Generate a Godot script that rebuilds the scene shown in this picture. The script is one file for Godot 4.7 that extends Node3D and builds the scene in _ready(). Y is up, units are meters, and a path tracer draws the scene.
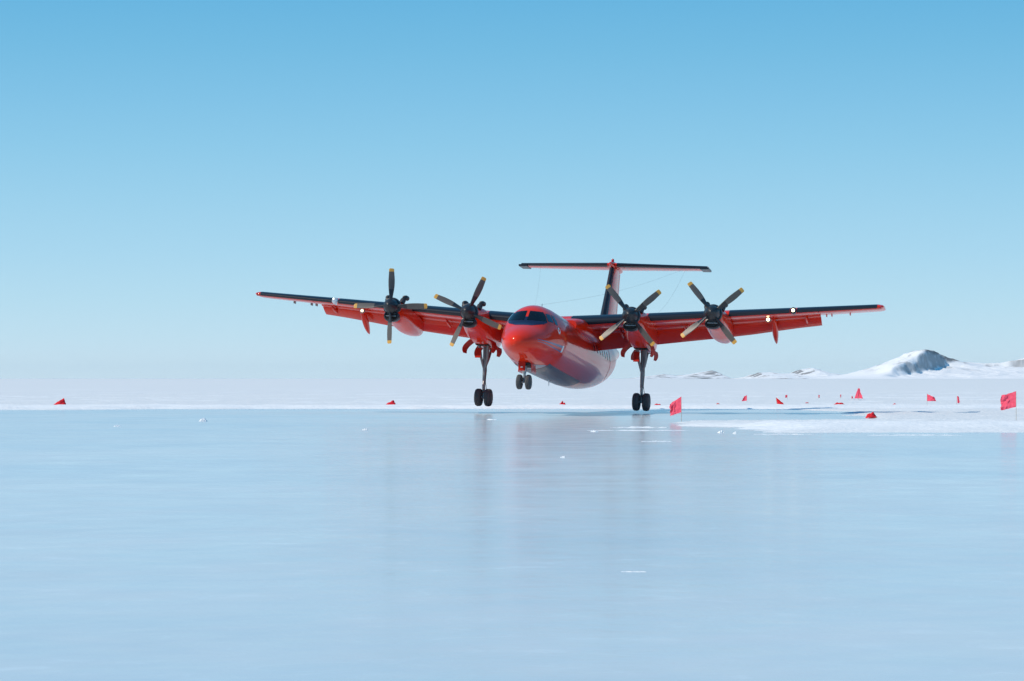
extends Node3D

const F_PX := 2650.0        # focal length in pixels of the 1024 x 681 frame
const EYE := 1.55
var M := {}
var used := {}

# ------------------------------------------------------------------ helpers
func numbered(n: String) -> String:
	if not used.has(n):
		used[n] = 0
		return n
	used[n] += 1
	return "%s_%03d" % [n, used[n]]

func mat(c: Color, rough := 0.5, metal := 0.0, spec := 0.5) -> StandardMaterial3D:
	var m := StandardMaterial3D.new()
	m.albedo_color = c.linear_to_srgb()
	m.roughness = rough
	m.metallic = metal
	m.metallic_specular = spec
	return m

# A soup of triangles (three points each) becomes a mesh with creased normals.
func soup_mesh(soups: Array, mats: Array, crease := 35.0, closed := true) -> ArrayMesh:
	var am := ArrayMesh.new()
	for k in soups.size():
		var t: PackedVector3Array = soups[k]
		if t.size() == 0:
			continue
		if closed:
			var vol := 0.0
			var mid := Vector3.ZERO
			for p in t:
				mid += p
			mid /= t.size()
			for i in range(0, t.size(), 3):
				vol += (t[i] - mid).dot((t[i + 1] - mid).cross(t[i + 2] - mid))
			if vol > 0.0:      # front faces run clockwise
				for i in range(0, t.size(), 3):
					var s := t[i + 1]
					t[i + 1] = t[i + 2]
					t[i + 2] = s
		var fn := PackedVector3Array()
		var at := {}
		for i in range(0, t.size(), 3):
			var n := (t[i + 2] - t[i]).cross(t[i + 1] - t[i])
			fn.append(n)
			for j in 3:
				var key := Vector3i((t[i + j] * 4000.0).round())
				if not at.has(key):
					at[key] = []
				at[key].append(i / 3)
		var lim := cos(deg_to_rad(crease))
		var nv := PackedVector3Array()
		nv.resize(t.size())
		for i in range(0, t.size(), 3):
			var f := fn[i / 3]
			var fl := f.normalized()
			for j in 3:
				var key := Vector3i((t[i + j] * 4000.0).round())
				var s := Vector3.ZERO
				for g in at[key]:
					if fn[g].normalized().dot(fl) >= lim:
						s += fn[g]
				nv[i + j] = s.normalized() if s.length_squared() > 1e-20 else fl
		var arr := []
		arr.resize(Mesh.ARRAY_MAX)
		arr[Mesh.ARRAY_VERTEX] = t
		arr[Mesh.ARRAY_NORMAL] = nv
		am.add_surface_from_arrays(Mesh.PRIMITIVE_TRIANGLES, arr)
		am.surface_set_material(am.get_surface_count() - 1, mats[k])
	return am

func part(called: String, t: PackedVector3Array, m: Material, parent: Node, crease := 35.0, closed := true) -> MeshInstance3D:
	return part_mesh(called, soup_mesh([t], [m], crease, closed), parent)

func part_mesh(called: String, mesh: Mesh, parent: Node) -> MeshInstance3D:
	var o := MeshInstance3D.new()
	o.name = called
	o.mesh = mesh
	o.cast_shadow = GeometryInstance3D.SHADOW_CASTING_SETTING_ON
	parent.add_child(o, true)
	return o

func thing(called: String, label: String, category: String, at: Vector3, group := "") -> Node3D:
	var o := Node3D.new()
	o.name = numbered(called)
	add_child(o)
	o.position = at
	tag(o, label, category, group)
	return o

func tag(o: Node, label: String, category: String, group := "") -> void:
	o.set_meta("label", label)
	o.set_meta("category", category)
	if group != "":
		o.set_meta("group", group)

# loft through rings of equal size; rings closed on themselves
func loft(rings: Array, cap0 := true, cap1 := true, wrap := true) -> PackedVector3Array:
	var t := PackedVector3Array()
	var n: int = rings[0].size()
	for i in rings.size() - 1:
		var a: PackedVector3Array = rings[i]
		var b: PackedVector3Array = rings[i + 1]
		for j in (n if wrap else n - 1):
			var k := (j + 1) % n
			tri(t, a[j], b[j], b[k])
			tri(t, a[j], b[k], a[k])
	if cap0:
		cap(t, rings[0], true)
	if cap1:
		cap(t, rings[-1], false)
	return t

func tri(t: PackedVector3Array, a: Vector3, b: Vector3, c: Vector3) -> void:
	if a.is_equal_approx(b) or b.is_equal_approx(c) or a.is_equal_approx(c):
		return
	t.append(a)
	t.append(b)
	t.append(c)

func cap(t: PackedVector3Array, r: PackedVector3Array, flip: bool) -> void:
	var m := Vector3.ZERO
	for p in r:
		m += p
	m /= r.size()
	for j in r.size():
		var k := (j + 1) % r.size()
		if flip:
			tri(t, m, r[j], r[k])
		else:
			tri(t, m, r[k], r[j])

func ring_xy(z: float, cx: float, cy: float, rx: float, top: float, bot: float, n := 32, e := 2.0) -> PackedVector3Array:
	var r := PackedVector3Array()
	for i in n:
		var a := TAU * i / n
		var c := cos(a)
		var s := sin(a)
		var x := signf(c) * pow(absf(c), 2.0 / e)
		var y := signf(s) * pow(absf(s), 2.0 / e)
		r.append(Vector3(cx + rx * x, cy + (top if y > 0 else bot) * y, z))
	return r

func tube(path: Array, radii: Array, n := 12) -> PackedVector3Array:
	var rings := []
	for i in path.size():
		var d: Vector3 = (path[mini(i + 1, path.size() - 1)] - path[maxi(i - 1, 0)]).normalized()
		var u := d.cross(Vector3(0.13, 0.2, 0.97) if absf(d.z) < 0.9 else Vector3.RIGHT).normalized()
		var v := d.cross(u)
		var r := PackedVector3Array()
		for j in n:
			var a := TAU * j / n
			r.append(path[i] + (u * cos(a) + v * sin(a)) * radii[i])
		rings.append(r)
	return loft(rings)

func box(c: Vector3, s: Vector3, b := Basis.IDENTITY, bev := 0.12) -> PackedVector3Array:
	# a box with chamfered long edges
	var rings := []
	var k := minf(s.x, minf(s.y, s.z)) * bev
	for e in [[-0.5, k], [-0.5, 0.0], [0.5, 0.0], [0.5, k]]:
		var q: float = e[1]
		var z: float = e[0] * s.z
		if e[1] == 0.0:
			z -= signf(z) * k
		var hx := s.x / 2 - q
		var hy := s.y / 2 - q
		var r := PackedVector3Array()
		for p in [[hx, hy - k], [hx - k, hy], [-hx + k, hy], [-hx, hy - k], [-hx, -hy + k], [-hx + k, -hy], [hx - k, -hy], [hx, -hy + k]]:
			r.append(c + b * Vector3(p[0], p[1], z))
		rings.append(r)
	return loft(rings)

# lathe about an axis: profile of (radius, along) pairs
func lathe(c: Vector3, axis: Vector3, prof: Array, n := 24) -> PackedVector3Array:
	var d := axis.normalized()
	var u := d.cross(Vector3.UP if absf(d.y) < 0.9 else Vector3.RIGHT).normalized()
	var v := d.cross(u)
	var rings := []
	for p in prof:
		var r := PackedVector3Array()
		for j in n:
			var a := TAU * j / n
			r.append(c + d * p[1] + (u * cos(a) + v * sin(a)) * p[0])
		rings.append(r)
	return loft(rings)

# a closed sheet of thickness th over a grid of points pushed along their normals
func sheet(rows: Array, push: Callable, th := 0.02) -> PackedVector3Array:
	var outer := []
	var inner := []
	for r in rows:
		var a := PackedVector3Array()
		var b := PackedVector3Array()
		for p in r:
			var n: Vector3 = push.call(p)
			a.append(p + n * th * 0.5)
			b.append(p - n * th * 0.5)
		outer.append(a)
		inner.append(b)
	var t := loft(outer, false, false, false)
	var s := loft(inner, false, false, false)
	for i in range(0, s.size(), 3):
		t.append(s[i])
		t.append(s[i + 2])
		t.append(s[i + 1])
	# rim
	var loop_a := []
	var loop_b := []
	var R := rows.size()
	var C: int = rows[0].size()
	for j in C:
		loop_a.append(outer[0][j]); loop_b.append(inner[0][j])
	for i in range(1, R):
		loop_a.append(outer[i][C - 1]); loop_b.append(inner[i][C - 1])
	for j in range(C - 2, -1, -1):
		loop_a.append(outer[R - 1][j]); loop_b.append(inner[R - 1][j])
	for i in range(R - 2, 0, -1):
		loop_a.append(outer[i][0]); loop_b.append(inner[i][0])
	for j in loop_a.size():
		var k: int = (j + 1) % loop_a.size()
		tri(t, loop_a[j], loop_a[k], loop_b[k])
		tri(t, loop_a[j], loop_b[k], loop_b[j])
	return t

func pick(tab: Array, z: float, col: int) -> float:
	# smooth lookup in a table sorted by falling z
	if z >= tab[0][0]:
		return tab[0][col]
	for i in tab.size() - 1:
		if z >= tab[i + 1][0]:
			var a: Array = tab[maxi(i - 1, 0)]
			var b: Array = tab[i]
			var c: Array = tab[i + 1]
			var d: Array = tab[mini(i + 2, tab.size() - 1)]
			var h: float = c[0] - b[0]
			var t: float = (z - b[0]) / h
			var m0: float = (c[col] - a[col]) / (c[0] - a[0]) * h
			var m1: float = (d[col] - b[col]) / (d[0] - b[0]) * h
			var t2 := t * t
			var t3 := t2 * t
			return (2 * t3 - 3 * t2 + 1) * b[col] + (t3 - 2 * t2 + t) * m0 + (-2 * t3 + 3 * t2) * c[col] + (t3 - t2) * m1
	return tab[-1][col]

# ------------------------------------------------------------------ textures
func noise_img(sd: int, freq: float, oct: int, size := 1024, stretch := Vector2.ONE, kind := FastNoiseLite.TYPE_SIMPLEX_SMOOTH) -> Image:
	var n := FastNoiseLite.new()
	n.seed = sd
	n.noise_type = kind
	n.frequency = freq
	n.fractal_octaves = oct
	n.fractal_gain = 0.55
	return n.get_seamless_image(int(size / stretch.x), int(size / stretch.y))

func ramped(im: Image, stops: Array) -> ImageTexture:
	# stops: [position, Color in sRGB]
	var g := Gradient.new()
	var off := PackedFloat32Array()
	var col := PackedColorArray()
	for s in stops:
		off.append(s[0])
		col.append(s[1])
	g.offsets = off
	g.colors = col
	var o := Image.create(im.get_width(), im.get_height(), true, Image.FORMAT_RGB8)
	for y in im.get_height():
		for x in im.get_width():
			o.set_pixel(x, y, g.sample(im.get_pixel(x, y).r))
	o.generate_mipmaps()
	return ImageTexture.create_from_image(o)

func bump(im: Image, strength: float) -> ImageTexture:
	var b: Image = im.duplicate()
	b.convert(Image.FORMAT_RGBA8)
	b.bump_map_to_normal_map(strength)
	b.generate_mipmaps()
	return ImageTexture.create_from_image(b)

# milky bubbles, clear patches, hairline fractures and scuffs of frost
func ice_colour() -> ImageTexture:
	var size := 1024
	var a := noise_img(5, 0.006, 5, size)
	var b := noise_img(6, 0.03, 4, size)
	var c := noise_img(7, 0.0045, 3, size)
	var d := noise_img(8, 0.011, 3, size)
	var o := Image.create(size, size, true, Image.FORMAT_RGB8)
	var deep := Color(0.85, 0.866, 0.875)
	var milk := Color(0.907, 0.902, 0.897)
	var frost := Color(0.93, 0.945, 0.95)
	for y in size:
		for x in size:
			var v := a.get_pixel(x, y).r
			var f := b.get_pixel(x, y).r
			var col := deep.lerp(milk, clampf(v * 0.8 + (f - 0.5) * 0.5, 0.0, 1.0))
			var crack := maxf(1.0 - absf(c.get_pixel(x, y).r - 0.5) / 0.004, 1.0 - absf(d.get_pixel(x, y).r - 0.42) / 0.006)
			if crack > 0.0:
				col = col.lerp(frost, crack * clampf(f * 2.2 - 0.7, 0.0, 1.0) * 0.7)
			var scuff := clampf((f - 0.66) * 5.0, 0.0, 1.0) * clampf((v - 0.5) * 4.0, 0.0, 1.0)
			o.set_pixel(x, y, col.lerp(frost, scuff * 0.8))
	o.generate_mipmaps()
	return ImageTexture.create_from_image(o)

func paint(c: Color, rough := 0.2) -> StandardMaterial3D:
	var m := mat(c, rough)
	m.clearcoat_enabled = true
	m.clearcoat = 0.55
	m.metallic_specular = 0.18
	m.clearcoat_roughness = 0.05
	return m

func materials() -> void:
	M.red = paint(Color(0.70, 0.028, 0.006), 0.30)
	M.red_inside = mat(Color(0.46, 0.020, 0.010), 0.6, 0.0, 0.25)
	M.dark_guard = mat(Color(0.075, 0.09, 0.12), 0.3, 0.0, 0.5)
	M.pale_guard = mat(Color(0.36, 0.40, 0.45), 0.45, 0.0, 0.35)  # grey panel with the pale blue reflection of the ice put into its colour
	M.navy = paint(Color(0.012, 0.018, 0.05), 0.3)
	M.white = paint(Color(0.72, 0.72, 0.72), 0.3)
	M.slate = paint(Color(0.10, 0.14, 0.26), 0.3)
	M.boot = mat(Color(0.008, 0.011, 0.020), 0.38)
	M.black = mat(Color(0.012, 0.012, 0.014), 0.5)
	M.hub = mat(Color(0.018, 0.021, 0.026), 0.42)
	M.blade = mat(Color(0.10, 0.09, 0.083), 0.45)
	M.yellow = mat(Color(0.62, 0.33, 0.06), 0.5)
	M.rubber = mat(Color(0.062, 0.065, 0.070), 0.8)
	M.steel = mat(Color(0.30, 0.31, 0.32), 0.38, 0.6)
	M.dark_steel = mat(Color(0.22, 0.225, 0.235), 0.45, 0.25)
	M.rim = mat(Color(0.45, 0.46, 0.47), 0.4, 0.3)
	M.exhaust = mat(Color(0.05, 0.05, 0.055), 0.5, 0.5)
	M.glass = mat(Color(0.004, 0.006, 0.010), 0.05, 0.0, 0.38)
	M.side_glass = mat(Color(0.02, 0.045, 0.075), 0.06)
	M.cabin_glass = mat(Color(0.03, 0.02, 0.025), 0.15)
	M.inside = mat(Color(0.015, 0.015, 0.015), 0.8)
	M.lamp = mat(Color(0.9, 0.9, 0.85), 0.2)
	M.lamp.emission_enabled = true
	M.lamp.emission = Color(1.0, 0.88, 0.66)
	M.lamp.emission_energy_multiplier = 5.0
	M.lens = mat(Color(0.62, 0.64, 0.66), 0.25, 0.5)
	M.nav_red = mat(Color(0.5, 0.02, 0.02), 0.15)
	M.wire = mat(Color(0.05, 0.05, 0.06), 0.5)
	M.pole = mat(Color(0.42, 0.36, 0.26), 0.7)

	# flag cloth: woven nylon, one pink and one red
	var weave := noise_img(77, 0.02, 4, 256)
	for k in 2:
		var c := StandardMaterial3D.new()
		c.albedo_texture = ramped(weave, [[0.0, Color(0.90, 0.27, 0.38)], [1.0, Color(0.97, 0.40, 0.50)]] if k == 0 else [[0.0, Color(0.80, 0.05, 0.12)], [1.0, Color(0.92, 0.11, 0.17)]])
		c.uv1_triplanar = true
		c.uv1_scale = Vector3(1.7, 1.7, 1.7)
		c.roughness = 0.8
		c.cull_mode = BaseMaterial3D.CULL_DISABLED
		c.backlight_enabled = true
		c.backlight = Color(0.35, 0.04, 0.07)
		M["cloth%d" % k] = c

	# blue ice: clear deep patches, milky bubbly patches, wind-scoured streaks of frost
	var ice := StandardMaterial3D.new()
	ice.albedo_texture = ice_colour()
	ice.uv1_triplanar = true
	ice.uv1_world_triplanar = true
	ice.uv1_scale = Vector3(0.043, 0.043, 0.043)
	ice.roughness_texture = ramped(noise_img(9, 0.012, 5, 1024), [[0.0, Color(0.14, 0.14, 0.14)], [1.0, Color(0.23, 0.23, 0.23)]])
	ice.roughness_texture_channel = BaseMaterial3D.TEXTURE_CHANNEL_RED
	ice.roughness = 1.0
	ice.metallic_specular = 0.42
	ice.normal_enabled = true
	ice.normal_texture = bump(noise_img(11, 0.02, 5, 1024), 6.0)
	ice.normal_scale = 0.03
	ice.detail_enabled = true
	ice.detail_blend_mode = BaseMaterial3D.BLEND_MODE_MUL
	ice.detail_uv_layer = BaseMaterial3D.DETAIL_UV_2
	ice.uv2_triplanar = true
	ice.uv2_world_triplanar = true
	ice.uv2_scale = Vector3(0.0113, 0.0113, 0.0113)
	ice.detail_albedo = ramped(noise_img(61, 0.012, 6, 512), [[0.0, Color(0.90, 0.945, 0.975)], [0.5, Color(0.97, 0.985, 0.99)], [1.0, Color(1, 1, 1)]])
	M.ice = ice

	var snow := StandardMaterial3D.new()
	snow.albedo_texture = ramped(noise_img(21, 0.02, 5, 512), [[0.0, Color(0.90, 0.925, 0.94)], [1.0, Color(0.955, 0.965, 0.97)]])
	snow.vertex_color_use_as_albedo = true
	snow.uv1_triplanar = true
	snow.uv1_world_triplanar = true
	snow.uv1_scale = Vector3(0.21, 0.21, 0.21)
	snow.roughness = 0.85
	snow.metallic_specular = 0.25
	snow.normal_enabled = true
	snow.normal_texture = bump(noise_img(23, 0.03, 5, 512), 8.0)
	snow.normal_scale = 0.35
	M.snow = snow

	var rock := StandardMaterial3D.new()
	rock.vertex_color_use_as_albedo = true
	rock.roughness = 0.9
	M.mountain = rock

# ------------------------------------------------------------------ setting
var n_edge := FastNoiseLite.new()
var n_lump := FastNoiseLite.new()
var n_fine := FastNoiseLite.new()
var n_wide := FastNoiseLite.new()

func ss(a: float, b: float, x: float) -> float:
	var t := clampf((x - a) / (b - a), 0.0, 1.0)
	return t * t * (3.0 - 2.0 * t)

func snow_height(x: float, z: float) -> float:
	var d := -z
	var e := n_edge.get_noise_2d(x * 0.35, d) * 5.0 + n_lump.get_noise_2d(x * 0.7, d * 1.8) * 3.2
	# the far field begins behind the runway; a drift reaches in from the right
	var s1 := d - (135.0 + 0.05 * clampf(x, -40, 60)) + e
	var left_side := 7.2 + 8.0 * ss(93.0, 99.0, d) - 0.16 * (d - 84.0) * (1.0 - ss(93.0, 97.0, d))
	var s2 := minf(d - 76.5 + e * 0.5, (x - left_side) * 2.0 + e)
	var s := maxf(s1, s2)
	if s < -6.0:
		return -0.12
	var low := lerpf(-0.10, 0.06, ss(-2.5, 1.2, s))
	var berm := 0.10 * exp(-pow((s1 - 4.0) / 3.0, 2.0)) + 0.13 * exp(-pow((d - 84.0) / 5.0, 2.0)) * ss(0.0, 3.0, s2)
	var lumps := ss(-1.0, 2.0, s) * (n_lump.get_noise_2d(x * 2.2, d * 2.2) * 0.06 + n_fine.get_noise_2d(x, d) * 0.035)
	var field := ss(0.0, 60.0, s1) * (0.10 + n_wide.get_noise_2d(x, d) * 0.12)
	lumps *= 1.0 - ss(220.0, 420.0, d)
	field *= 1.0 - ss(1500.0, 4000.0, d)
	return low + berm + lumps + field

# freshly blown drift snow is whiter than the old wind-packed crust
func snow_age(p: Vector3, _n: Vector3) -> Color:
	var d := -p.z
	var e := n_edge.get_noise_2d(p.x * 0.35, d) * 5.0
	var rim := exp(-pow((d - 137.0 + e) / 4.5, 2.0))
	var bank := exp(-pow((d - 82.0 + e * 0.6) / 5.5, 2.0))
	var patch := ss(0.22, 0.42, n_lump.get_noise_2d(p.x * 0.35, d * 0.5)) * (1.0 - ss(200.0, 400.0, d))
	var k := clampf(maxf(maxf(rim, bank), patch * 0.8) + n_fine.get_noise_2d(p.x * 0.6, d * 0.6) * 0.25, 0.0, 1.0) if d < 400.0 else 0.0
	return Color(0.87, 0.875, 0.875).lerp(Color(1.0, 1.0, 1.0), k)

func grid_mesh(xs: PackedFloat32Array, zs: PackedFloat32Array, h: Callable, m: Material, drop := -0.05, col = null) -> ArrayMesh:
	# a height field over crossing lines; cells that lie wholly under drop are left out
	var st := SurfaceTool.new()
	st.begin(Mesh.PRIMITIVE_TRIANGLES)
	var C := xs.size()
	var H := PackedFloat32Array()
	H.resize(C * zs.size())
	for i in zs.size():
		for j in C:
			var y: float = h.call(xs[j], zs[i])
			H[i * C + j] = y
	for i in zs.size():
		for j in C:
			var a := H[i * C + maxi(j - 1, 0)]
			var b := H[i * C + mini(j + 1, C - 1)]
			var c := H[maxi(i - 1, 0) * C + j]
			var d := H[mini(i + 1, zs.size() - 1) * C + j]
			var dx := xs[mini(j + 1, C - 1)] - xs[maxi(j - 1, 0)]
			var dz := zs[mini(i + 1, zs.size() - 1)] - zs[maxi(i - 1, 0)]
			var n := Vector3(-(b - a) / dx, 1.0, -(d - c) / dz).normalized()
			st.set_normal(n)
			if col != null:
				st.set_color(col.call(Vector3(xs[j], H[i * C + j], zs[i]), n))
			st.add_vertex(Vector3(xs[j], H[i * C + j], zs[i]))
	for i in zs.size() - 1:
		for j in C - 1:
			var p := i * C + j
			if maxf(maxf(H[p], H[p + 1]), maxf(H[p + C], H[p + C + 1])) < drop:
				continue
			for q in [p, p + 1, p + C, p + 1, p + C + 1, p + C]:
				st.add_index(q)
	st.set_material(m)
	return st.commit()

func line_of(a: float, b: float, step: float, grow_lo := 0.0, grow_hi := 0.0) -> PackedFloat32Array:
	# even steps from a to b, then growing steps out to the given limits
	var mid := []
	var n := int(round((b - a) / step))
	for i in n + 1:
		mid.append(a + (b - a) * i / n)
	var s := step
	if grow_hi != 0.0:
		while mid[-1] < grow_hi:
			s *= 1.16
			mid.append(mid[-1] + s)
	s = step
	if grow_lo != 0.0:
		while mid[0] > grow_lo:
			s *= 1.16
			mid.push_front(mid[0] - s)
	return PackedFloat32Array(mid)

func structure(called: String, mesh: Mesh) -> MeshInstance3D:
	var o := part_mesh(called, mesh, self)
	o.set_meta("kind", "structure")
	return o

func build_ground() -> void:
	n_edge.seed = 3; n_edge.frequency = 0.05; n_edge.fractal_octaves = 4
	n_lump.seed = 14; n_lump.frequency = 0.22; n_lump.fractal_octaves = 4
	n_fine.seed = 25; n_fine.frequency = 0.9; n_fine.fractal_octaves = 3
	n_wide.seed = 36; n_wide.frequency = 0.012; n_wide.fractal_octaves = 3
	var pm := PlaneMesh.new()
	pm.size = Vector2(60000, 60000)
	pm.material = M.ice
	structure("ice_runway", pm)
	var xs := line_of(-46.0, 62.0, 0.36, -28000.0, 28000.0)
	var zs := line_of(-230.0, -66.0, 0.45, -29000.0, 0.0)
	var sm := grid_mesh(xs, zs, snow_height, M.snow, -0.02, snow_age)
	structure("snow_field", sm)

# patches and lumps of blown snow lying on the ice
func snow_patch(x0: float, x1: float, d: float, depth: float, height: float, sd: int, label: String, called := "snow_patch") -> void:
	var n := FastNoiseLite.new()
	n.seed = sd; n.frequency = 1.1; n.fractal_octaves = 4
	var w := x1 - x0
	var t := thing(called, label, "snow", Vector3((x0 + x1) / 2, 0, -d), "blown snow lying on the ice")
	var xs := line_of(-w * 0.65, w * 0.65, w * 1.3 / 44.0)
	var zs := line_of(-depth, depth, depth * 2 / 22.0)
	var f := func(x: float, z: float) -> float:
		var q := pow(absf(x) / (w * 0.5), 2.4) + pow(absf(z) / (depth * 0.5), 2.0)
		return height * (0.8 - q + n.get_noise_2d(x * (2.6 / w + 0.6), z / depth * 1.4) * (1.7 if called == "snow_patch" else 0.8))
	part_mesh("drift", grid_mesh(xs, zs, f, M.snow, -0.002), t)

func px_x(px: float, d: float) -> float:
	return (px - 512.0) / F_PX * d

func px_d(py: float) -> float:
	return EYE * F_PX / (py - 378.5)

func build_snow_patches() -> void:
	var rows := [
		[588, 690, 430.6, 0.5, 0.016, "long thin streak of white snow on the ice in front of the right wheels"],
		[612, 668, 427.6, 0.9, 0.03, "low white snow ridge just behind the long thin streak on the ice"],
		[199, 208, 421.2, 0.6, 0.11, "brightest small snow lump on the open ice at far left"],
		[114, 121, 426.3, 0.4, 0.04, "faint flat snow crumb on the ice, leftmost of all"],
		[590, 599, 431.8, 0.3, 0.045, "small snow crumb at the left end of the thin streak"],
		[717, 724, 432.9, 0.3, 0.075, "small snow lump on the ice in front of the pink flag's drift"],
		[732, 737, 433.6, 0.25, 0.05, "tiny snow lump next to the larger one before the drift's left tip"],
		[362, 368, 430.0, 0.3, 0.05, "tiny snow crumb on the ice below the outer left propeller"],
		[486, 497, 419.8, 0.5, 0.035, "flat snow crumb on the ice beneath the left main wheels"],
		[640, 672, 441.5, 0.35, 0.012, "thin faint snow streak nearest the camera below the pink flag"],
		[700, 742, 425.6, 1.6, 0.02, "thin feathered snow skirt at the left tip of the right drift"],
		[756, 812, 434.4, 0.5, 0.014, "thin snow streak on the ice just before the drift's front edge"],
		[872, 962, 435.2, 0.6, 0.014, "long thin snow streak before the drift, below the mountain"],
		[690, 716, 421.0, 1.0, 0.02, "small snow patch on the ice right of the pink flag's pole"],
		[622, 648, 571.5, 0.05, 0.004, "hairline streak of frost on the near ice below the right wheels"],
		[560, 566, 457.5, 0.2, 0.03, "lone snow crumb on the bare ice in the plane's reflection"],
	]
	for i in rows.size():
		var r: Array = rows[i]
		var d := px_d(r[2])
		snow_patch(px_x(r[0], d), px_x(r[1], d), d, r[3], r[4], 100 + i, r[5], "snow_patch" if i < 2 or (i >= 9 and i < 15) else "snow_lump")

func build_mountains() -> void:
	# [name, distance, list of (px, height px above horizon) along the crest, depth, seed]
	var list := [
		["mountain", 12000.0, [[800, -3], [835, 1], [850, 4], [872, 11], [890, 17], [903, 22], [912, 27], [921, 29], [930, 27.5], [940, 23], [952, 20], [966, 18], [985, 16.5], [1003, 17], [1022, 20], [1050, 26], [1100, 34], [1180, 40], [1300, 20], [1400, -3]], 1500.0, 8],
		["snow_hill", 16000.0, [[735, -3], [750, 2], [758, 6], [770, 6.5], [782, 5], [794, 5.5], [801, 9], [810, 11], [820, 9], [826, 6], [834, 5], [848, 3], [870, -3]], 1400.0, 31],
		["far_hills", 22000.0, [[600, -3], [640, 1.5], [652, 3], [664, 4.5], [676, 3], [690, 4.5], [700, 6.5], [712, 8.5], [717, 7], [722, 1.5], [735, -3]], 1500.0, 52],
	]
	for m in list:
		var D: float = m[1]
		var crest: Array = m[2]
		var dep: float = m[3]
		var n := FastNoiseLite.new()
		n.seed = m[4]; n.frequency = 0.0022 * 12000.0 / D; n.fractal_octaves = 6; n.noise_type = FastNoiseLite.TYPE_SIMPLEX
		var rg := FastNoiseLite.new()
		rg.seed = m[4] + 1; rg.frequency = 0.004 * 12000.0 / D; rg.fractal_octaves = 5; rg.fractal_type = FastNoiseLite.FRACTAL_RIDGED
		var x0 := px_x(crest[0][0], D)
		var x1 := px_x(crest[-1][0], D)
		var cres := func(x: float) -> float:
			var px := x / D * F_PX + 512.0
			for i in crest.size() - 1:
				if px <= crest[i + 1][0]:
					var t: float = clampf((px - crest[i][0]) / (crest[i + 1][0] - crest[i][0]), 0.0, 1.0)
					return lerpf(crest[i][1], crest[i + 1][1], t) / F_PX * D + EYE
			return -20.0
		var big: bool = m[0] == "mountain"
		var pk := px_x(921, D)
		var h := func(x: float, z: float) -> float:
			var s := z + D         # towards the camera is positive
			var c: float = cres.call(x)
			var fall := 1.0 - pow(absf(s) / dep, 0.8 if s > 0 else 1.0)
			if big and s > -60.0:
				# a spur comes down from the summit; its right side is a cliff that runs back into the hill
				var px := x / D * F_PX + 512.0
				var unit := D / F_PX
				var p0 := Vector2(px_x(892, D - 640.0), 640.0)
				var p1 := Vector2(px_x(953, D), 0.0)
				var along := (p1 - p0).normalized()
				var off := Vector2(x, s) - p0
				var v := off.dot(Vector2(-along.y, along.x)) + n.get_noise_2d(x * 1.6, z * 1.6) * 22.0
				var t := clampf(off.dot(along) / (p1 - p0).length(), 0.0, 1.0)
				var edge := lerpf(5.0, 28.0, pow(ss(0.0, 0.50, t), 0.75)) * unit
				var top := lerpf(minf(edge, c), c, ss(0.0, 260.0, -v))
				top = minf(top, lerpf(c, 0.0, clampf(s / 1500.0, 0.0, 1.0)) + 20.0)
				var foot := lerpf(lerpf(1.5, 15.0, t) * unit, c, ss(0.86, 1.0, t)) * maxf(0.0, 1.0 - pow(maxf(v, 0.0) / 760.0, 0.8))
				var y0 := lerpf(top, foot, ss(-24.0, 24.0, v))
				var w := ss(870.0, 889.0, px + s * 0.02)
				var plain := c * fall
				var drop := ss(0.72, 0.97, s / dep)
				return lerpf(plain, y0, w) * (1.0 - drop) - 8.0 * drop + (n.get_noise_2d(x * 2.0, z * 2.0) * 5.0 + (rg.get_noise_2d(x * 1.5, z * 1.5) - 0.5) * 6.0) * ss(5.0, 60.0, maxf(y0, plain))
			var y := c * fall + (n.get_noise_2d(x, z) * 0.16 + (rg.get_noise_2d(x, z) - 0.5) * 0.10) * maxf(c, 0.0) * (0.35 + ss(0.0, 200.0, absf(s)) * 0.65)
			return y
		var col := func(p: Vector3, nn: Vector3) -> Color:
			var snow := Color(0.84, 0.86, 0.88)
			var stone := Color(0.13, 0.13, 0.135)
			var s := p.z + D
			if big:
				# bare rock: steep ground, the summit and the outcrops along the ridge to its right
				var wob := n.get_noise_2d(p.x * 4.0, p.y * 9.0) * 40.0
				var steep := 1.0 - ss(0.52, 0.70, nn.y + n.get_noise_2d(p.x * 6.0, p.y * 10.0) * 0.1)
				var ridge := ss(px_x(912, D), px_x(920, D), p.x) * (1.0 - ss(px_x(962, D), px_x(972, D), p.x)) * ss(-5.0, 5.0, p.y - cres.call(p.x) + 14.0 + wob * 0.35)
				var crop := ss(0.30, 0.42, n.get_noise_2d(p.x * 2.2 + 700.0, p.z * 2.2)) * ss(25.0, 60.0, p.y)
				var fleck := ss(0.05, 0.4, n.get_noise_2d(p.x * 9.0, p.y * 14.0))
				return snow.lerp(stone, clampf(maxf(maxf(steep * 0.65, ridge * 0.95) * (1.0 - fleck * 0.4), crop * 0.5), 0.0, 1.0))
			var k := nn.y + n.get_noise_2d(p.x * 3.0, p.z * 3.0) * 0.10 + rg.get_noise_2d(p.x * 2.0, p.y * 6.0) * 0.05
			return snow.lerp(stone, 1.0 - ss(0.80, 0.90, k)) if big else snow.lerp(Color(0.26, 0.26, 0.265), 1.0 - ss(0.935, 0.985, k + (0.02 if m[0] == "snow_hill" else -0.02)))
		var xs := line_of(x0, x1, (x1 - x0) / 420.0)
		var zs := line_of(-D - dep, -D + dep, dep * 2 / 260.0)
		structure(m[0], grid_mesh(xs, zs, h, M.mountain, -1.0, col))

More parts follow.
